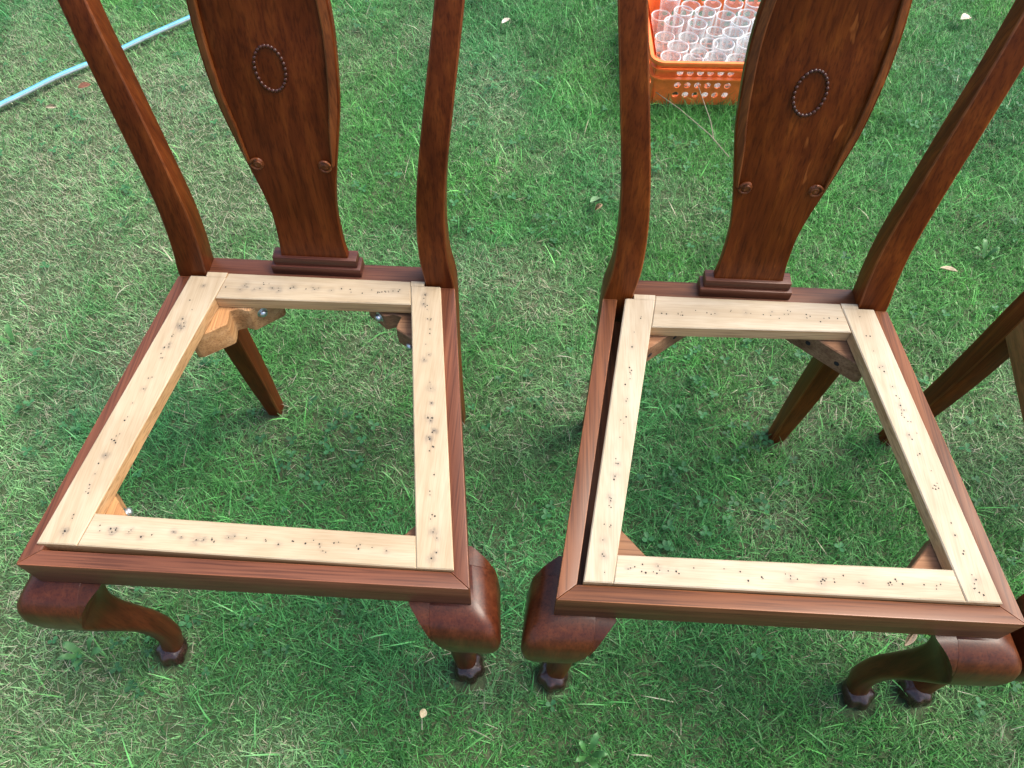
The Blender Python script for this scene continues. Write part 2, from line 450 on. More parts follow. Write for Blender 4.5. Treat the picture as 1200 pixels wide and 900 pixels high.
def make_chair():
    t = empty('chair')
    for s in (-1, 1): make_stile(s, t)
    # crest rail above
    bm = bmesh.new(); rings = []
    for x in np.linspace(-.262, .262, 33):
        u = abs(x) / .262
        zt = 1.065 - .028 * u ** 2 + .012 * math.cos(u * math.pi * 2) ; zb = 1.005 - .02 * (1 - u) ** 2
        yc = .572 + .02 * (1 - u * u)
        rings.append([(x, yc - .010, zb), (x, yc - .013, (zb + zt) / 2), (x, yc - .006, zt), (x, yc + .012, zt - .002), (x, yc + .018, (zb + zt) / 2), (x, yc + .016, zb)])
    loft(bm, rings); from_bm('crest_rail', bm, wood_x, t, angle=50)
    # seat rails (mitred at the front), with an inner ledge that carries the drop-in frame
    sx = (WF - WR) / DEP; k = .0215
    def side_x(y, off): return WF - sx * y - off
    bm = bmesh.new()
    g = .0001
    prism(bm, [(-WF, 0), (WF, 0), (side_x(.0195, k) - g, .0195), (-side_x(.0195, k) + g, .0195)], RAIL_B, S)
    bevel(bm, .0012, edge=1)
    prism(bm, [(-.228, .0190), (.228, .0190), (.225, .034), (-.225, .034)], RAIL_B + .001, .4405)
    from_bm('front_rail', bm, [wood_x, wood_rail_edge], t, angle=40)
    for s in (-1, 1):
        bm = bmesh.new()
        poly = [(side_x(.0002, 0), .0006), (side_x(DEP, 0), DEP - .0004), (side_x(DEP, k), DEP - .0004), (side_x(.0195, k), .0199)]
        prism(bm, [(s * x, y) for x, y in poly], RAIL_B + .0005, S - .0003)
        bevel(bm, .0012, edge=1)
        lo = [(side_x(.036, k - .0005), .036), (side_x(.448, k - .0005), .448), (side_x(.448, k + .014), .448), (side_x(.036, k + .014), .036)]
        prism(bm, [(s * x, y) for x, y in lo], RAIL_B + .0015, .4120)
        from_bm('side_rail', bm, [wood_y[s], wood_rail_edge], t, angle=40)
    bm = bmesh.new()
    prism(bm, [(-.1648, .4598), (.1648, .4598), (.1648, .492), (-.1648, .492)], RAIL_B + .002, S); bevel(bm, .002)
    prism(bm, [(-.160, .446), (.160, .446), (.160, .4605), (-.160, .4605)], RAIL_B + .003, .4405)
    from_bm('rear_rail', bm, wood_x, t, angle=40)
    # stepped shoe that holds the splat
    bm = bmesh.new()
    prism(bm, [(-.0670, .4645), (.0670, .4645), (.0670, .4915), (-.0670, .4915)], S + .0003, S + .0165); bevel(bm, .0018)
    b2 = bmesh.new()
    prism(b2, [(-.0625, .4683), (.0625, .4683), (.0625, .4905), (-.0625, .4905)], S + .016, S + .0315); bevel(b2, .0022)
    me = bpy.data.meshes.new('tmp'); b2.to_mesh(me); b2.free(); bm.from_mesh(me); bpy.data.meshes.remove(me)
    from_bm('splat_shoe', bm, wood_shoe, t, angle=40)
    make_splat(t)
    for s in (-1, 1): make_leg(s, t)
    return t

def bolt(parent, p, axis):
    bm = bmesh.new(); q = Vector(axis).to_track_quat('Z', 'Y').to_matrix()
    ellipsoid(bm, p, (.0062, .0062, .0045), q, 12, 8)
    ellipsoid(bm, Vector(p) - Vector(axis) * .003, (.0085, .0085, .0012), q, 14, 6)
    return from_bm('bolt', bm, bolt_mat, parent, angle=80)

def corner_block(parent, sx_, rear, mat, size, z0, z1, notch=False, bolts=(), holes=()):
    """triangular block in a corner of the seat; (sx_, rear) pick the corner"""
    k = .0375
    if rear: cx, cy = .1585, .4455; dx = (-1, 0); slope = (WF - WR) / DEP; dy = (slope, -1)
    else: cx, cy = .2265, .0345; dx = (-1, 0); slope = (WF - WR) / DEP; dy = (-slope, 1)
    a = (cx + dx[0] * size, cy + dx[1] * size); b_ = (cx + dy[0] * size * .95, cy + dy[1] * size * .95)
    tr = .018
    a2 = (a[0], a[1] + (-tr if rear else tr) * .5); b2 = (b_[0] - tr * .5, b_[1])
    poly = [(cx, cy), a, a2]
    if notch:
        def lp(t, d=0):
            nx, ny = (cx - (a2[0] + b2[0]) / 2, cy - (a2[1] + b2[1]) / 2); l = math.hypot(nx, ny)
            return (a2[0] + (b2[0] - a2[0]) * t + nx / l * d, a2[1] + (b2[1] - a2[1]) * t + ny / l * d)
        poly += [lp(.36), lp(.42, .012), lp(.52, .017), lp(.58, .004), lp(.63, -.004)]
    poly += [b2, b_]
    bm = bmesh.new()
    prism(bm, [(sx_ * x, y) for x, y in poly], z0, z1); bevel(bm, .0016, 1)
    o = from_bm('corner_block', bm, mat, parent, angle=30)
    mid = Vector(((a2[0] + b2[0]) / 2 * sx_, (a2[1] + b2[1]) / 2, 0)); n = (mid - Vector((sx_ * cx, cy, 0))).normalized()
    for (t, zz) in bolts:
        p = Vector((sx_ * (a2[0] + (b2[0] - a2[0]) * t), a2[1] + (b2[1] - a2[1]) * t, zz)) + n * .003
        bolt(o, p, n)
    for (t, zz) in holes:
        bm = bmesh.new()
        p = Vector((sx_ * (a2[0] + (b2[0] - a2[0]) * t), a2[1] + (b2[1] - a2[1]) * t, zz))
        ellipsoid(bm, p, (.0045, .0045, .0006), n.to_track_quat('Z', 'Y').to_matrix(), 10, 5)
        from_bm('screw_hole', bm, hole_mat, o)
    return o

def copy_tree(o, parent=None):
    c = o.copy(); C.objects.link(c); c.parent = parent
    for ch in list(o.children): copy_tree(ch, c)
    return c

CH = [((-.313, .3018), -.0417), ((.3215, .2695), -.0397), ((.910, .253), -.045)]
chair0 = make_chair()
chairs = [chair0, copy_tree(chair0), copy_tree(chair0)]
LAB = ['stained wooden chair with empty seat frame, leftmost, in front of the hose',
       'stained wooden chair with empty seat frame, standing in front of the orange crate',
       'dark wooden chair at the right edge, only its left legs showing']
TINT = {0: (1.0, .92, 1.0), 1: (1.12, 1.08, .92), 2: (1.0, .9, .8)}
for i, (c, (xy, a)) in enumerate(zip(chairs, CH)):
    c.location = (*xy, 0); c.rotation_euler = (0, 0, a)
    if i == 2:                                   # stands a little tilted on the uneven lawn
        c.location.z = -.0135; c.rotation_euler.y = .066
    tag(c, LAB[i], 'chair', 'matching chairs on the lawn')
    TINT_RAIL = (2.1, 1.9, 1.5, 1)                # third chair's side rails: warm tan, tinted brighter to look lit
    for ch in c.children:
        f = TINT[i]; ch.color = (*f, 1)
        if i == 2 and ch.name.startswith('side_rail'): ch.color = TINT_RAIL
        if i == 1 and ch.name.startswith('splat') and not ch.name.startswith('splat_'):
            ch.material_slots[0].link = 'OBJECT'; ch.material_slots[0].material = wood_fleck
ZB0, ZB1 = .404, .4425
# chair on the left: two tan blocks with bolts, two browner ones
corner_block(chairs[0], -1, True, wood_block_tan, .100, ZB0 - .01, ZB1, True, [(.22, .425)])
corner_block(chairs[0], 1, True, wood_block, .084, ZB0, ZB1 - .004, True, [(.25, .426), (.85, .415)])
corner_block(chairs[0], -1, False, wood_block_tan, .088, ZB0, ZB1, False, [(.55, .428)])
corner_block(chairs[0], 1, False, wood_block, .070, ZB0, ZB1, False)
for c in chairs[1:]:
    for s in (-1, 1):
        corner_block(c, s, True, wood_block, .088, ZB0, ZB1, False, (), [(.3, .425), (.72, .420)])
        corner_block(c, s, False, wood_block, .088, ZB0, ZB1, False)

# ------------------------------------------------------------------ drop-in seat frames
def board(name, quad, z0, z1, holes, parent, mats, nu, nv, tabs=(), flat_end=False):
    """quad: 4 xy corners a,b,c,d; u runs a->b (length), v runs a->d (width)"""
    a, b, c, d = [np.array(q) for q in quad]
    L = np.linalg.norm(b - a); Wd = np.linalg.norm(d - a)
    u = np.concatenate([[0], np.linspace(.0014 / L, 1 - .0014 / L, nu), [1]])
    v = np.concatenate([[0], np.linspace(.0014 / Wd, 1 - .0014 / Wd, nv), [1]])
    U, V = np.meshgrid(u, v, indexing='ij')
    P = ((1 - U) * (1 - V))[..., None] * a + (U * (1 - V))[..., None] * b + (U * V)[..., None] * c + ((1 - U) * V)[..., None] * d
    Z = np.full(U.shape, z1); edge = (U == 0) | ((U == 1) & (not flat_end)) | (V == 0) | (V == 1); Z[edge] -= .0013
    n, m = U.shape
    verts = np.concatenate([P, Z[..., None]], -1).reshape(-1, 3)
    st = np.zeros(len(verts))
    for hx, hy, s, ss in holes:
        dd = np.hypot((verts[:, 0] - hx), (verts[:, 1] - hy))
        st = np.maximum(st, ss * np.exp(-(dd / s) ** 2))
    idx = np.arange(n * m).reshape(n, m)
    faces = np.stack([idx[:-1, :-1], idx[1:, :-1], idx[1:, 1:], idx[:-1, 1:]], -1).reshape(-1, 4).tolist()
    midx = [0] * len(faces)
    bi = len(verts)
    bot = [(*p, z0) for p in (a, b, c, d)]
    verts = np.vstack([verts, bot]); st = np.concatenate([st, np.zeros(4)])
    rim = [list(idx[:, 0]), list(idx[-1, :]), list(idx[::-1, -1]), list(idx[0, ::-1])]
    for k, r in enumerate(rim):
        faces.append([int(q) for q in r[::-1]] + [bi + k, bi + (k + 1) % 4]); midx.append(1)
    faces.append([bi + 3, bi + 2, bi + 1, bi]); midx.append(1)
    for tq in tabs:
        k0 = len(verts)
        verts = np.vstack([verts, [(*q, z0) for q in tq], [(*q, z1) for q in tq]]); st = np.concatenate([st, np.zeros(8)])
        faces.append([k0 + 4, k0 + 5, k0 + 6, k0 + 7]); midx.append(0)
        for k in range(4): faces.append([k0 + k, k0 + (k + 1) % 4, k0 + 4 + (k + 1) % 4, k0 + 4 + k]); midx.append(1)
    me = bpy.data.meshes.new(name); me.from_pydata(verts.tolist(), [], faces); me.update()
    bm = bmesh.new(); bm.from_mesh(me); bmesh.ops.recalc_face_normals(bm, faces=bm.faces); bm.to_mesh(me); bm.free()
    at = me.attributes.new('stain', 'FLOAT', 'POINT'); at.data.foreach_set('value', st.astype(np.float32))
    o = link(name, me, mats, parent)
    me.polygons.foreach_set('material_index', midx)
    # nail holes: shallow dark punched pits
    bm = bmesh.new()
    for hx, hy, s, ss in holes:
        r = .00065 + .0006 * random.random() ** 2; q = 6
        vs_ = [bm.verts.new((hx + r * math.cos(2*math.pi*k/q), hy + r * 1.15 * math.sin(2*math.pi*k/q), z1 + .00025)) for k in range(q)]
        bm.faces.new(vs_)
    h = from_bm('nail_holes', bm, hole_mat, o, smooth=False); h['kind'] = 'stuff'
    return o

def hole_row(p, q, n, spread, stain, cluster=.35):
    p = np.array(p); q = np.array(q); d = q - p; L = np.linalg.norm(d); d = d / L; nn = np.array([-d[1], d[0]])
    out = []; t = .015
    while t < L - .012:
        c = p + d * t + nn * random.gauss(0, spread)
        kk = random.choice([1, 1, 1, 2, 2, 3])
        big = random.random() < cluster
        for _ in range(kk):
            w = c + d * random.gauss(0, .004) + nn * random.gauss(0, .0020)
            out.append((w[0], w[1], random.uniform(.003, .0058) if big else .0022, (random.uniform(.45, .95) if big else .38) * stain))
        t += random.uniform(.004, L / n * 1.15)
    return out

def make_frame(Lq, Rq, fr_in, re_in, rear_y, zt, stain, parent, th=.021):
    # Lq: outer front, outer rear, inner front, inner rear (xy); sides run through, cross pieces butt between them
    mid = lambda a, b, t=.5: (a[0] + (b[0] - a[0]) * t, a[1] + (b[1] - a[1]) * t)
    z0 = zt - th
    for q, s in ((Lq, -1), (Rq, 1)):
        of, orr, if_, ir = q
        hs = hole_row(mid(of, if_, .52), mid(orr, ir, .5), 15, .0022, stain)
        tab = [(s * .1625, orr[1] - .0005), (s * .1625, rear_y), (ir[0] - s * .0006, rear_y), (ir[0], ir[1] - .0005)]
        board('side_board', (of, orr, ir, if_), z0, zt, hs, parent, [pale_y[s], aged_y], 140, 16, tabs=[tab], flat_end=True)
    g = .0004
    a, b = (Lq[2][0] + g, Lq[2][1]), (Rq[2][0] - g, Rq[2][1])
    quad = (a, b, (fr_in[1][0] - g, fr_in[1][1]), (fr_in[0][0] + g, fr_in[0][1]))
    hs = hole_row(mid(a, fr_in[0], .48), mid(b, fr_in[1], .48), 15, .0026, stain)
    board('front_board', quad, z0 + .0004, zt - .0004, hs, parent, [pale_x, aged_x], 120, 14)
    a, b = (re_in[0][0] + g, re_in[0][1]), (re_in[1][0] - g, re_in[1][1])
    c, d = (Rq[3][0] - g - .001, rear_y), (Lq[3][0] + g + .001, rear_y)
    hs = hole_row(mid(a, d, .5), mid(b, c, .5), 14, .003, stain * .7)
    board('rear_board', (a, b, c, d), z0 + .0003, zt - .0005, hs, parent, [pale_x, aged_x], 100, 14)

f0 = empty('seat_frame', chairs[0].location, CH[0][1])
make_frame([(-.250, .0255), (-.1866, .4485), (-.2015, .0255), (-.1330, .4485)],
           [(.2475, .0205), (.1872, .4485), (.2035, .0205), (.1430, .4485)],
           [(-.1948, .0670), (.1980, .0605)], [(-.1392, .4095), (.1476, .4140)], .4575, S + .0055, 1.0, f0)
tag(f0, 'pale bare wood seat frame with dark nail stains, in the leftmost chair', 'seat frame', 'bare wood seat frames')
f1 = empty('seat_frame', chairs[1].location, CH[1][1])
make_frame([(-.2365, .0212), (-.1755, .4485), (-.2020, .0212), (-.1320, .4485)],
           [(.2435, .0212), (.1850, .4485), (.2025, .0212), (.1392, .4485)],
           [(-.1972, .0560), (.1975, .0590)], [(-.1400, .3990), (.1450, .4060)], .4575, S + .0065, .55, f1)
tag(f1, 'paler bare wood seat frame with fine nail holes, in chair before the crate', 'seat frame', 'bare wood seat frames')
for o in f0.children: o.color = (1.0, .97, .92, 1)
for o in f1.children: o.color = (1.04, 1.05, 1.06, 1)

# ------------------------------------------------------------------ orange crate with drinking glasses
CX0, CX1, CY0, CY1, CZ = .352, .872, 1.775, 2.135, .150
crate = empty('plastic_crate', ((CX0 + CX1) / 2, (CY0 + CY1) / 2, 0))
tag(crate, 'orange plastic crate with round holes, full of drinking glasses', 'crate')
hw, hd = (CX1 - CX0) / 2, (CY1 - CY0) / 2

def holed_wall(length, z0, z1, holes, r, th, cell=16):
    """wall in local u (along) / z, thickness th, with round through-holes on a list of centres (rectangular cells)"""
    bm = bmesh.new()
    us = sorted({-length / 2, length / 2} | {round(h[0] + s * r * 1.35, 5) for h in holes for s in (-1, 1)})
    zs = sorted({z0, z1} | {round(h[1] + s * r * 1.35, 5) for h in holes for s in (-1, 1)})
    hs = {(round(h[0], 4), round(h[1], 4)) for h in holes}
    def quad(pts):
        f = [bm.verts.new((u, 0, z)) for u, z in pts]; k = [bm.verts.new((u, th, z)) for u, z in pts]
        bm.faces.new(f); bm.faces.new(k[::-1])
    for a, b in zip(us, us[1:]):
        for c, d in zip(zs, zs[1:]):
            key = (round((a + b) / 2, 4), round((c + d) / 2, 4))
            hit = any(abs(key[0] - h[0]) < r * .3 and abs(key[1] - h[1]) < r * .3 for h in hs)
            if not hit: quad([(a, c), (b, c), (b, d), (a, d)]); continue
            cu, cz = key; n = 16; rf = []; rk = []; of = []; ok = []
            for q in range(n):
                t = 2 * math.pi * (q + .5) / n; cu_, su_ = math.cos(t), math.sin(t)
                m = max(abs(cu_), abs(su_)); ex, ez = (b - a) / 2, (d - c) / 2
                rf.append(bm.verts.new((cu + r * cu_, 0, cz + r * su_))); rk.append(bm.verts.new((cu + r * cu_, th, cz + r * su_)))
                of.append(bm.verts.new((cu + ex * cu_ / m, 0, cz + ez * su_ / m))); ok.append(bm.verts.new((cu + ex * cu_ / m, th, cz + ez * su_ / m)))
            cn = [(cu + sx * ex, cz + sz * ez) for sx, sz in ((1, 1), (-1, 1), (-1, -1), (1, -1))]
            for q in range(n):
                w = (q + 1) % n
                bm.faces.new((rf[q], of[q], of[w], rf[w])); bm.faces.new((rk[w], ok[w], ok[q], rk[q])); bm.faces.new((rf[q], rf[w], rk[w], rk[q]))
                if q % 4 == 1 - 0:
                    cu2, cz2 = cn[q // 4]
                    v1 = bm.verts.new((cu2, 0, cz2)); v2 = bm.verts.new((cu2, th, cz2))
                    bm.faces.new((of[q], v1, of[w])); bm.faces.new((ok[w], v2, ok[q]))
    bmesh.ops.remove_doubles(bm, verts=bm.verts, dist=1e-5)
    return bm

def crate_wall(length, place, name='crate_wall'):
    r = .0088; pitch = .0265
    n = int((length - .10) / pitch)
    xs = [(-(n - 1) / 2 + k) * pitch for k in range(n)]
    xs = [x for k, x in enumerate(xs) if k % 7 != 6]
    holes = [(x, z) for z in (.044, .074, .112) for x in xs]
    bm = holed_wall(length, .012, CZ - .004, holes, r, .003)
    for v in bm.verts: v.co = place(v.co)
    return from_bm(name, bm, orange_mat, crate, smooth=False)
crate_wall(2 * hw - .02, lambda p: Vector((p.x, -hd + .006 + p.y + (.16 - p.z) * .06, p.z)))
crate_wall(2 * hw - .02, lambda p: Vector((p.x, hd - .006 - p.y - (.16 - p.z) * .06, p.z)))
crate_wall(2 * hd - .02, lambda p: Vector((-hw + .006 + p.y + (.16 - p.z) * .06, p.x, p.z)))
crate_wall(2 * hd - .02, lambda p: Vector((hw - .006 - p.y - (.16 - p.z) * .06, p.x, p.z)))
def ring_loft(name, prof, r_corner, mat=orange_mat):
    """sweep a profile (outset, z) round the rounded crate rectangle"""
    bm = bmesh.new(); rings = []
    for o, z in prof:
        rings.append([(x, y, z) for x, y in rrect(-hw - o, hw + o, -hd - o, hd + o, r_corner + o, 6)])
    rings.append(rings[0]); loft(bm, rings, cap=False)
    bmesh.ops.remove_doubles(bm, verts=bm.verts, dist=1e-6)
    return from_bm(name, bm, mat, crate, angle=40)
ring_loft('rim', [(-.0035, CZ - .010), (.006, CZ - .010), (.0075, CZ - .004), (.0065, CZ + .001), (-.002, CZ + .001), (-.0035, CZ - .002)], .030)
ring_loft('rib', [(-.0060, CZ - .026), (.0035, CZ - .026), (.0035, CZ - .0225), (-.0060, CZ - .0225)], .028)
ring_loft('rib', [(-.0075, CZ - .052), (.0035, CZ - .052), (.0035, CZ - .0485), (-.0075, CZ - .0485)], .028)
for sx_, sy_ in ((-1, -1), (1, -1), (1, 1), (-1, 1)):       # solid rounded corners
    bm = bmesh.new(); rings = []
    for z in (.012, CZ - .006):
        ins = (.16 - z) * .06 + .006; r = .030
        ccx, ccy = hw - ins - r, hd - ins - r
        o_ = [(ccx + r * math.cos(math.radians(a)), ccy + r * math.sin(math.radians(a))) for a in range(0, 91, 15)]
        i_ = [(ccx + (r - .003) * math.cos(math.radians(a)), ccy + (r - .003) * math.sin(math.radians(a))) for a in range(90, -1, -15)]
        rings.append([(sx_ * x, sy_ * y, z) for x, y in o_ + i_])
    loft(bm, rings); from_bm('corner_post', bm, orange_mat, crate, angle=40)
bm = bmesh.new()                                             # floor grid
for k in range(20):
    x = -hw + .022 + k * (2 * hw - .044) / 19
    prism(bm, [(x - .0025, -hd + .018), (x + .0025, -hd + .018), (x + .0025, hd - .018), (x - .0025, hd - .018)], .014, .0175)
for k in range(14):
    y = -hd + .022 + k * (2 * hd - .044) / 13
    prism(bm, [(-hw + .018, y - .0025), (hw - .018, y - .0025), (hw - .018, y + .0025), (-hw + .018, y + .0025)], .0142, .0173)
fl = from_bm('floor_grid', bm, orange_mat, crate, smooth=False)

def glass_mesh(rt, rb, h):
    bm = bmesh.new(); th = .0020; n = 26
    prof = [(0, 0), (rb - .002, 0), (rb, .002), (rb + .0006, .012), (rt, h - .004), (rt + .0004, h - .001), (rt - th / 2, h), (rt - th, h - .001), (rt - th, h - .004), (rb - th, .008), (rb * .6, .0065), (0, .006)]
    ring = []
    for r, z in prof:
        ring.append([bm.verts.new((max(r, 1e-5) * math.cos(2*math.pi*k/n), max(r, 1e-5) * math.sin(2*math.pi*k/n), z)) for k in range(n)])
    for a, b in zip(ring, ring[1:]):
        for k in range(n): bm.faces.new((a[k], a[(k+1) % n], b[(k+1) % n], b[k]))
    bmesh.ops.remove_doubles(bm, verts=bm.verts, dist=2e-5)
    bmesh.ops.recalc_face_normals(bm, faces=bm.faces)
    me = bpy.data.meshes.new('drinking_glass'); bm.to_mesh(me); bm.free()
    me.polygons.foreach_set('use_smooth', [True] * len(me.polygons)); me.set_sharp_from_angle(angle=math.radians(50))
    me.materials.append(glass_mat); me.materials.append(rim_mat)
    for p_ in me.polygons:
        zc = p_.center.z
        if zc > h - .0042 or zc < .007: p_.material_index = 1
    return me
gms = [glass_mesh(.0265, .021, .112), glass_mesh(.0285, .0225, .120), glass_mesh(.0245, .0195, .100)]
gx = np.arange(-hw + .050, hw - .045, .0595); gy = np.arange(-hd + .048, hd - .044, .0535)
for j, y in enumerate(gy):
    for i, x in enumerate(gx):
        if random.random() < .05: continue
        if i >= 4 and (j + i) % 7 == 3: continue
        off = .028 * (j % 2)
        if x + off > hw - .045: continue
        g_ = bpy.data.objects.new('drinking_glass', gms[(i * 2 + j * 3 + random.randrange(2)) % 3]); C.objects.link(g_)
        g_.location = (crate.location.x + x + off + random.uniform(-.0012, .0012), crate.location.y + y + random.uniform(-.0012, .0012), .0178)
        g_.rotation_euler = (random.uniform(-.025, .025), random.uniform(-.025, .025), random.random() * 6); g_.scale.z = random.uniform(.88, 1.06)
        tag(g_, 'clear drinking glass standing upright among others in the orange crate', 'glass', 'drinking glasses in the orange crate')

# ------------------------------------------------------------------ garden hose
hp = [(-2.1, .75), (-1.78, 1.22), (-1.56, 1.53), (-1.380, 1.7245), (-1.252, 1.868), (-1.117, 2.005), (-.977, 2.140), (-.80, 2.29), (-.52, 2.46), (-.1, 2.62), (.5, 2.9), (1.3, 3.4)]
tt = np.arange(len(hp)); q = np.linspace(0, len(hp) - 1, 160)
hx = hermite(tt, [p[0] for p in hp], q); hy = hermite(tt, [p[1] for p in hp], q)
hz = .022 + .0025 * np.sin(q * 2.3) + .001 * np.sin(q * 5.1)
bm = bmesh.new(); tube(bm, list(zip(hx, hy, hz)), .0070, 16)
for fi, f in enumerate(bm.faces):
    if len(f.verts) == 4: f.material_index = 1 if (fi % 16) in (13, 14, 15, 0) else 0
hose = from_bm('garden_hose', bm, [hose_blue, hose_white], angle=60)
tag(hose, 'pale blue and white garden hose lying across the lawn', 'hose')

# ------------------------------------------------------------------ lawn grass
def vnoise(x, y, cell, seed):
    r = np.random.default_rng(seed); T = r.random((256, 256))
    fx, fy = x / cell + 1000.3, y / cell + 1000.7
    ix, iy = np.floor(fx).astype(int), np.floor(fy).astype(int); tx, ty = fx - ix, fy - iy
    tx = tx * tx * (3 - 2 * tx); ty = ty * ty * (3 - 2 * ty)
    g = lambda a, b: T[a % 256, b % 256]
    return (g(ix, iy) * (1 - tx) + g(ix + 1, iy) * tx) * (1 - ty) + (g(ix, iy + 1) * (1 - tx) + g(ix + 1, iy + 1) * tx) * ty
def gauss(x, y, cx, cy, s): return np.exp(-((x - cx) ** 2 + (y - cy) ** 2) / (2 * s * s))

DRY = [(-1.25, 1.45, .42, .55), (-1.05, 1.05, .25, .5), (-1.45, 1.9, .35, .3), (-.72, 1.75, .22, .45), (-.75, 1.35, .2, .4), (-.9, .75, .2, .3),
       (-.82, .28, .09, .55), (-.62, .2, .06, .5), (-.54, .31, .05, .6), (-.50, .16, .06, .5), (-.72, .42, .07, .4), (-.38, .17, .05, .5), (-1.0, .40, .12, .5), (.08, .85, .12, .4), (.56, .72, .08, .45), (.50, .6, .06, .4),
       (.62, .35, .07, .45), (.7, .22, .09, .45), (.98, .72, .15, .4), (1.1, .85, .12, .35), (.02, 1.15, .10, .35), (-.1, 1.6, .12, .3), (.2, 1.55, .12, .25), (1.2, .55, .2, .3), (-.02, .3, .05, .4), (-.30, .9, .06, .35)]
def dryness(x, y):
    d = np.zeros_like(x)
    for cx, cy, s, a in DRY: d += a * gauss(x, y, cx, cy, s)
    n = vnoise(x, y, .22, 1) * .5 + vnoise(x, y, .09, 2) * .3 + vnoise(x, y, .035, 3) * .2
    far = np.clip(vnoise(x, y, .8, 4) * 1.6 - .9, 0, 1) * ((np.abs(x) > 2) | (y > 2.6))
    return np.clip(d * (.35 + 1.3 * n) + (n - .60) * 1.1 + .06 + .4 * far, 0, 1)

feet = []
for (xy, a) in CH:
    ca, sa = math.cos(a), math.sin(a)
    for lx, ly, r in ((-.248, .012, .034), (.248, .012, .034), (-.185, .495, .024), (.185, .495, .024)):
        feet.append((xy[0] + ca * lx - sa * ly, xy[1] + sa * lx + ca * ly, r))

def keep_mask(x, y):
    k = np.ones(len(x), bool)
    for fx, fy, r in feet: k &= (x - fx) ** 2 + (y - fy) ** 2 > r * r
    k &= ~((x > CX0 + .01) & (x < CX1 - .01) & (y > CY0 + .01) & (y < CY1 - .01))
    for a, b in zip(range(0, 158, 2), range(2, 160, 2)):
        k &= ((x - hx[a]) ** 2 + (y - hy[a]) ** 2 > .011 ** 2)
    return k

def blades(x, y, L, W, lean, bend, head, col, z0=0.0, segs=3):
    """curved tapering blades; returns verts, tris/quads arrays and colours"""
    n = len(x); k = segs
    P = []; pos = np.stack([x, y, np.full(n, z0) if np.isscalar(z0) else z0], 1)
    hd_ = np.stack([np.cos(head), np.sin(head), np.zeros(n)], 1); sd = np.stack([-np.sin(head), np.cos(head), np.zeros(n)], 1)
    ang = lean.copy(); step = L / k
    for s in range(k + 1):
        t = s / k
        wv = W * (1 - t ** 1.7) if s < k else np.zeros(n)
        if s < k:
            P.append(pos - sd * wv[:, None] / 2); P.append(pos + sd * wv[:, None] / 2)
        else: P.append(pos)
        dirv = hd_ * np.sin(ang)[:, None]; dirv[:, 2] = np.cos(ang)
        nxt = pos + dirv * step[:, None]; nxt[:, 2] = np.maximum(nxt[:, 2], .003 + .002 * (s + 1))
        pos = nxt; ang = ang + bend / k
    nv = 2 * k + 1
    V = np.stack(P, 1).reshape(-1, 3)
    base = (np.arange(n) * nv)[:, None]
    quads = np.concatenate([base + np.array([2*s, 2*s+1, 2*s+3, 2*s+2]) for s in range(k - 1)], 0) if k > 1 else np.zeros((0, 4), int)
    tris = base + np.array([2*k-2, 2*k-1, 2*k])
    return V, quads, tris, np.repeat(col, nv, 0)

def mesh_from(name, V, Q, T, col, mat):
    me = bpy.data.meshes.new(name)
    me.vertices.add(len(V)); me.vertices.foreach_set('co', V.astype(np.float32).ravel())
    nl = Q.size + T.size; me.loops.add(nl)
    me.loops.foreach_set('vertex_index', np.concatenate([Q.ravel(), T.ravel()]).astype(np.int32))
    me.polygons.add(len(Q) + len(T))
    ls = np.concatenate([np.arange(len(Q)) * 4, Q.size + np.arange(len(T)) * 3]).astype(np.int32)
    me.polygons.foreach_set('loop_start', ls)
    me.update(calc_edges=True)
    ca = me.attributes.new('col', 'FLOAT_COLOR', 'POINT')
    ca.data.foreach_set('color', np.concatenate([col, np.ones((len(col), 1))], 1).astype(np.float32).ravel())
    return link(name, me, mat)

G_A = np.array([.064, .245, .060]); G_B = np.array([.135, .410, .095]); G_C = np.array([.052, .240, .108])
STR = np.array([.52, .52, .38]); STR2 = np.array([.32, .30, .19])
def grass_col(n, x, y, d):
    r = rng.random(n)[:, None]; big = vnoise(x, y, .35, 9)[:, None]; med = vnoise(x, y, .08, 10)[:, None]
    c = G_A + (G_B - G_A) * np.clip(.15 + .55 * r + .5 * (med - .5), 0, 1)
    bl = np.clip((big - .35) * 1.4, 0, 1) * .7
    c = c * (1 - bl) + G_C * (1 + .6 * (r - .5)) * bl
    pale = np.clip(d * 1.0, 0, .6)[:, None]
    c = c * (1 - pale) + np.array([.29, .46, .235]) * pale
    c *= (.45 + 1.15 * rng.random(n) ** 1.5)[:, None]
    c *= (.70 + .60 * np.clip(vnoise(x, y, .13, 41) * .55 + vnoise(x, y, .05, 42) * .45, 0, 1))[:, None]
    isdry = rng.random(n) < (.015 + .30 * d)
    s = rng.random(n)[:, None]; sc = (STR * s + STR2 * (1 - s)) * (.7 + .6 * rng.random(n))[:, None]
    c[isdry] = sc[isdry]
    return c, isdry

def region(n, x0, x1, y0, y1): return rng.uniform(x0, x1, n), rng.uniform(y0, y1, n)
def in_view(x, y):
    d = y * cp + CAM_H * sp_ ; px = 600 + CAM_F * x / d; v = (y * sp_ - CAM_H * cp) / d; py = 450 - CAM_F * v
    return (px > -70) & (px < 1270) & (py > -60) & (py < 960)

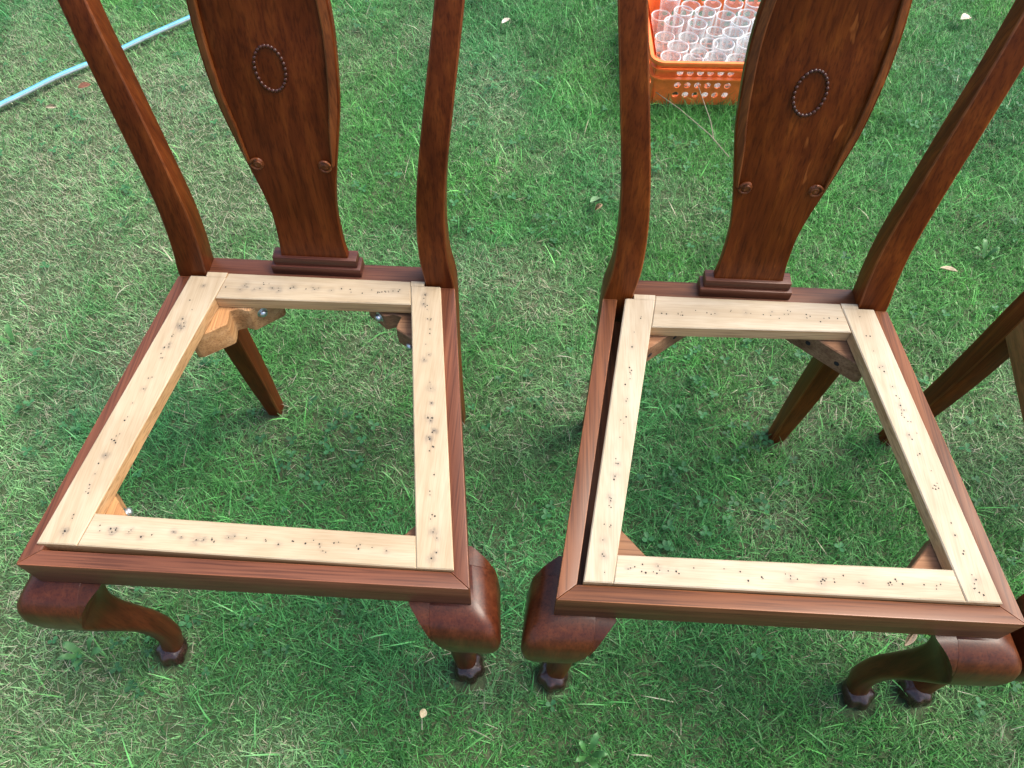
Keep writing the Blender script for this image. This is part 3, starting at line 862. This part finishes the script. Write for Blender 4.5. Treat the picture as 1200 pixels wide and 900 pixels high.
# blades in tufts
def tufts(nt_, x0, x1, y0, y1, per, visible):
    tx, ty = region(nt_, x0, x1, y0, y1)
    k = in_view(tx, ty) if visible else ~in_view(tx, ty)
    tx, ty = tx[k], ty[k]
    dd = dryness(tx, ty)
    k = rng.random(len(tx)) < 1 - .45 * dd
    tx, ty = tx[k], ty[k]
    x = np.repeat(tx, per) + rng.normal(0, .006, len(tx) * per); y = np.repeat(ty, per) + rng.normal(0, .006, len(tx) * per)
    th = np.repeat(rng.uniform(0, 2 * math.pi, len(tx)), per); tl = np.repeat(rng.uniform(.7, 1.3, len(tx)), per)
    k = keep_mask(x, y); return x[k], y[k], th[k], tl[k]

parts = []
def add_grass(x, y, th, tl, segs, lscale=1.0, wscale=1.0):
    n = len(x); d = dryness(x, y)
    col, isdry = grass_col(n, x, y, d)
    tall = vnoise(x, y, .16, 21)
    L = rng.gamma(5, .0047, n) * tl * (.72 + .55 * tall) * (1 - .35 * d) * lscale
    near_crate = np.exp(-(np.clip(CY0 - y, 0, 9) / .10) ** 2) * ((x > CX0 - .2) & (x < CX1 + .2) & (y < CY0 + .01))
    L = np.clip(L * (1 + .9 * near_crate), .012, .115)
    W = (rng.uniform(.0009, .0023, n)) * wscale; W[isdry] *= .7; L[isdry] *= .75
    lean = np.abs(rng.normal(.75, .38, n)) + .35 * isdry; bend = rng.normal(.9, .55, n)
    head = th + rng.normal(0, 1.2, n)
    parts.append(blades(x, y, L, W, np.clip(lean, 0, 1.5), bend, head, col, 0.0, segs))
add_grass(*tufts(75000, -2.0, 2.0, .0, 2.75, 4, True), 3)
add_grass(*tufts(190000, -2.0, 2.0, .0, 2.75, 4, True), 2, .72, .85)
add_grass(*tufts(60000, -3.0, 3.0, -1.2, 3.6, 4, False), 2, 1.0, 1.4)
# flat-lying thatch
def thatch(n, x0, x1, y0, y1):
    x, y = region(n, x0, x1, y0, y1); k = keep_mask(x, y) & in_view(x, y); x, y = x[k], y[k]
    d = dryness(x, y); k = rng.random(len(x)) < .02 + .6 * d; x, y, d = x[k], y[k], d[k]; n = len(x)
    s = rng.random(n)[:, None]; col = (STR * s + STR2 * (1 - s)) * (.55 + .75 * rng.random(n))[:, None]
    L = rng.uniform(.012, .040, n); W = rng.uniform(.0007, .0014, n)
    parts.append(blades(x, y, L, W, rng.normal(1.35, .15, n), rng.normal(.2, .2, n), rng.uniform(0, 6.28, n), col, rng.uniform(.002, .014, n), 2))
thatch(95000, -2.0, 2.0, 0, 2.75)
# long green stragglers that catch the light
x, y = region(6000, -2, 2, 0, 2.75); k = keep_mask(x, y) & (rng.random(len(x)) < 1 - .7 * dryness(x, y)); x, y = x[k], y[k]; n = len(x)
col, _ = grass_col(n, x, y, dryness(x, y) * .2); col = col * 1.15
parts.append(blades(x, y, rng.uniform(.04, .075, n), rng.uniform(.0020, .0034, n), rng.normal(.8, .25, n), rng.normal(.7, .4, n), rng.uniform(0, 6.28, n), col, 0.0, 3))
off = 0; Vs, Qs, Ts, Cs = [], [], [], []
for V, Q, T, c in parts:
    Vs.append(V); Qs.append(Q + off); Ts.append(T + off); Cs.append(c); off += len(V)
grass = mesh_from('lawn_grass', np.vstack(Vs), np.vstack(Qs), np.vstack(Ts), np.vstack(Cs), grass_mat)
tag(grass, 'short green lawn grass with bleached dry patches', 'grass', kind='stuff')

# clover and small broad leaves
x, y = region(9000, -2.2, 2.2, 0, 2.8)
pc = np.clip((vnoise(x, y, .14, 31) * .6 + vnoise(x, y, .05, 32) * .4 - .46) * 3.0, 0.03, 1) * (1 - .8 * dryness(x, y))
k = keep_mask(x, y) & (rng.random(len(x)) < pc); x, y = x[k], y[k]; n = len(x)
V, T, Cc = [], [], []
hgt = rng.uniform(.008, .028, n); ang0 = rng.uniform(0, 6.28, n); size = rng.uniform(.0030, .0066, n)
base_c = np.array([.040, .155, .055]) * (.6 + .6 * rng.random(n))[:, None] * np.array([1, 1, 1])
cnt = 0
for l in range(3):
    a = ang0 + l * 2.0944 + rng.normal(0, .12, n)
    tilt = rng.normal(.15, .25, n)
    pts = np.array([(0, 0), (.7, -.62), (1.45, -.72), (1.95, -.3), (1.8, 0), (1.95, .3), (1.45, .72), (.7, .62)])
    for (u, v) in pts:
        px_ = x + size * (u * np.cos(a) - v * np.sin(a)); py_ = y + size * (u * np.sin(a) + v * np.cos(a))
        V.append(np.stack([px_, py_, hgt + size * (u * np.sin(tilt) + abs(v) * .25)], 1))
V = np.stack(V, 1).reshape(-1, 3)
base = (np.arange(n) * 24)[:, None]
T = np.concatenate([base + 8 * l + np.array([0, j, j + 1]) for l in range(3) for j in range(1, 7)], 0)
clover = mesh_from('clover', V, np.zeros((0, 4), int), T, np.repeat(base_c, 24, 0), clover_mat)
tag(clover, 'small clover leaves scattered through the lawn', 'clover', kind='stuff')

# ------------------------------------------------------------------ fallen leaves, stalks
def leaf_mesh(l, w, curl):
    bm = bmesh.new(); n = 8; rows = []
    for k in range(n + 1):
        t = k / n; ww = w * math.sin(math.pi * min(1, t * .93 + .035)) ** .8
        rows.append([bm.verts.new(((t - .5) * l, s * ww / 2, curl * (abs(s) ** 2) * ww + curl * .5 * l * (t - .5) ** 2)) for s in (-1, -.5, 0, .5, 1)])
    for a, b in zip(rows, rows[1:]):
        for k in range(4): bm.faces.new((a[k], a[k+1], b[k+1], b[k]))
    bmesh.ops.solidify(bm, geom=bm.faces[:], thickness=.0004)
    me = bpy.data.meshes.new('fallen_leaf'); bmesh.ops.recalc_face_normals(bm, faces=bm.faces); bm.to_mesh(me); bm.free()
    me.polygons.foreach_set('use_smooth', [True] * len(me.polygons)); me.materials.append(leaf_mat); return me
lm = [leaf_mesh(.034, .019, .35), leaf_mesh(.042, .016, .55), leaf_mesh(.028, .022, .2)]
LEAVES = [((-.0328, 2.135), 2, (.62, .58, .50), 1.0, 'small whitish dry leaf near the top edge, between the two chair backs'),
          ((1.3316, 2.182), 0, (.66, .60, .52), 1.35, 'large whitish dry leaf right of the carved chair back, top right'),
          ((.195, 1.39), 2, (.13, .26, .12), 1.0, 'pale green loose leaf just left of the middle chair post'),
          ((.2, 1.365), 1, (.30, .22, .13), .8, 'narrow brown dry leaf touching the pale green loose leaf'),
          ((.9817, 1.181), 1, (.50, .44, .30), .85, 'tan dry leaf on the lawn between the two right-hand chairs'),
          ((.672, .361), 1, (.50, .40, .30), .8, 'tan dry leaf under the front rail of the middle chair'),
          ((-1.478, 2.215), 0, (.46, .30, .22), 1.0, 'brownish dry leaf in the top left corner'),
          ((-1.165, 1.80), 0, (.30, .14, .09), 1.0, 'reddish brown dry leaf below the hose'),
          ((-1.225, 1.71), 2, (.42, .36, .27), .9, 'beige crumpled leaf left of the leftmost chair post'),
          ((1.029, 1.452), 2, (.52, .46, .38), .9, 'small pale dry leaf beside the tilted right chair post'),
          ((-.133, .232), 2, (.55, .48, .30), .55, 'tiny yellowish dry leaf left of the left chair right paw foot'),
          ]
for (xy, k, c, s, lab) in LEAVES:
    o = bpy.data.objects.new('fallen_leaf', lm[k]); C.objects.link(o)
    o.location = (*xy, .034); o.rotation_euler = (random.uniform(-.3, .3), random.uniform(-.3, .3), random.uniform(0, 6.28)); o.scale = (s, s, s)
    o.color = (*c, 1); tag(o, lab, 'leaf', 'loose leaves on the lawn')
for pts, lab in (([(.365, 1.80, .05), (.43, 1.71, .055), (.50, 1.63, .04), (.545, 1.57, .02)], 'long pale dry stalk bending left in front of the crate'),
                 ([(.475, 1.765, .09), (.487, 1.72, .075), (.505, 1.67, .05), (.515, 1.63, .02)], 'short upright dry stalk against the crate front')):
    bm = bmesh.new(); tube(bm, pts, [.0010, .0012, .0014, .0015], 6)
    tag(from_bm('dry_stalk', bm, straw_mat), lab, 'stalk', 'dry stalks before the crate')
weed_mat, nt, b = new_mat('broad_weed_leaf')
geo = nt.nodes.new('ShaderNodeNewGeometry'); g = noise(nt, geo.outputs['Position'], 120, 3)
nt.links.new(ramp(nt, g, [(.3, (.030, .115, .026)), (.7, (.062, .185, .048))]), b.inputs['Base Color']); b.inputs['Roughness'].default_value = .5
WEEDS = [((-.70, .318), 5, .032, 'broad-leaved weed rosette in the grass left of the leftmost paw foot'),
         ((.127, .178), 5, .028, 'broad-leaved weed rosette at the bottom edge below the middle chair left paw foot'),
         ((-1.056, .955), 4, .030, 'broad-leaved weed rosette at the left edge beside the leftmost chair'),
         ((1.09, 1.24), 4, .030, 'broad-leaved weed rosette on the lawn at the right edge')]
for (wx, wy), nl, ln, lab in WEEDS:
    w_ = empty('weed_plant', (wx, wy, 0)); tag(w_, lab, 'weed', 'broad-leaved weeds in the lawn')
    for k in range(nl):
        a = 2 * math.pi * k / nl + random.uniform(-.4, .4); l = ln * random.uniform(.7, 1.1); wd = l * random.uniform(.34, .46)
        bm = bmesh.new(); rows = []
        for q_ in range(9):
            t = q_ / 8; ww = wd * math.sin(math.pi * min(1, t ** 1.2 * .92 + .06)) * (1 + .12 * (-1) ** q_)
            r_ = .004 + t * l; zz = .012 + .030 * math.sin(t * 1.9) * random.uniform(.97, 1.03)
            rows.append([bm.verts.new((r_ * math.cos(a) - v * ww / 2 * math.sin(a), r_ * math.sin(a) + v * ww / 2 * math.cos(a), zz + abs(v) * ww * .16)) for v in (-1, 0, 1)])
        for p1, p2 in zip(rows, rows[1:]):
            for v in range(2): bm.faces.new((p1[v], p1[v+1], p2[v+1], p2[v]))
        from_bm('leaf', bm, weed_mat, w_, angle=60)
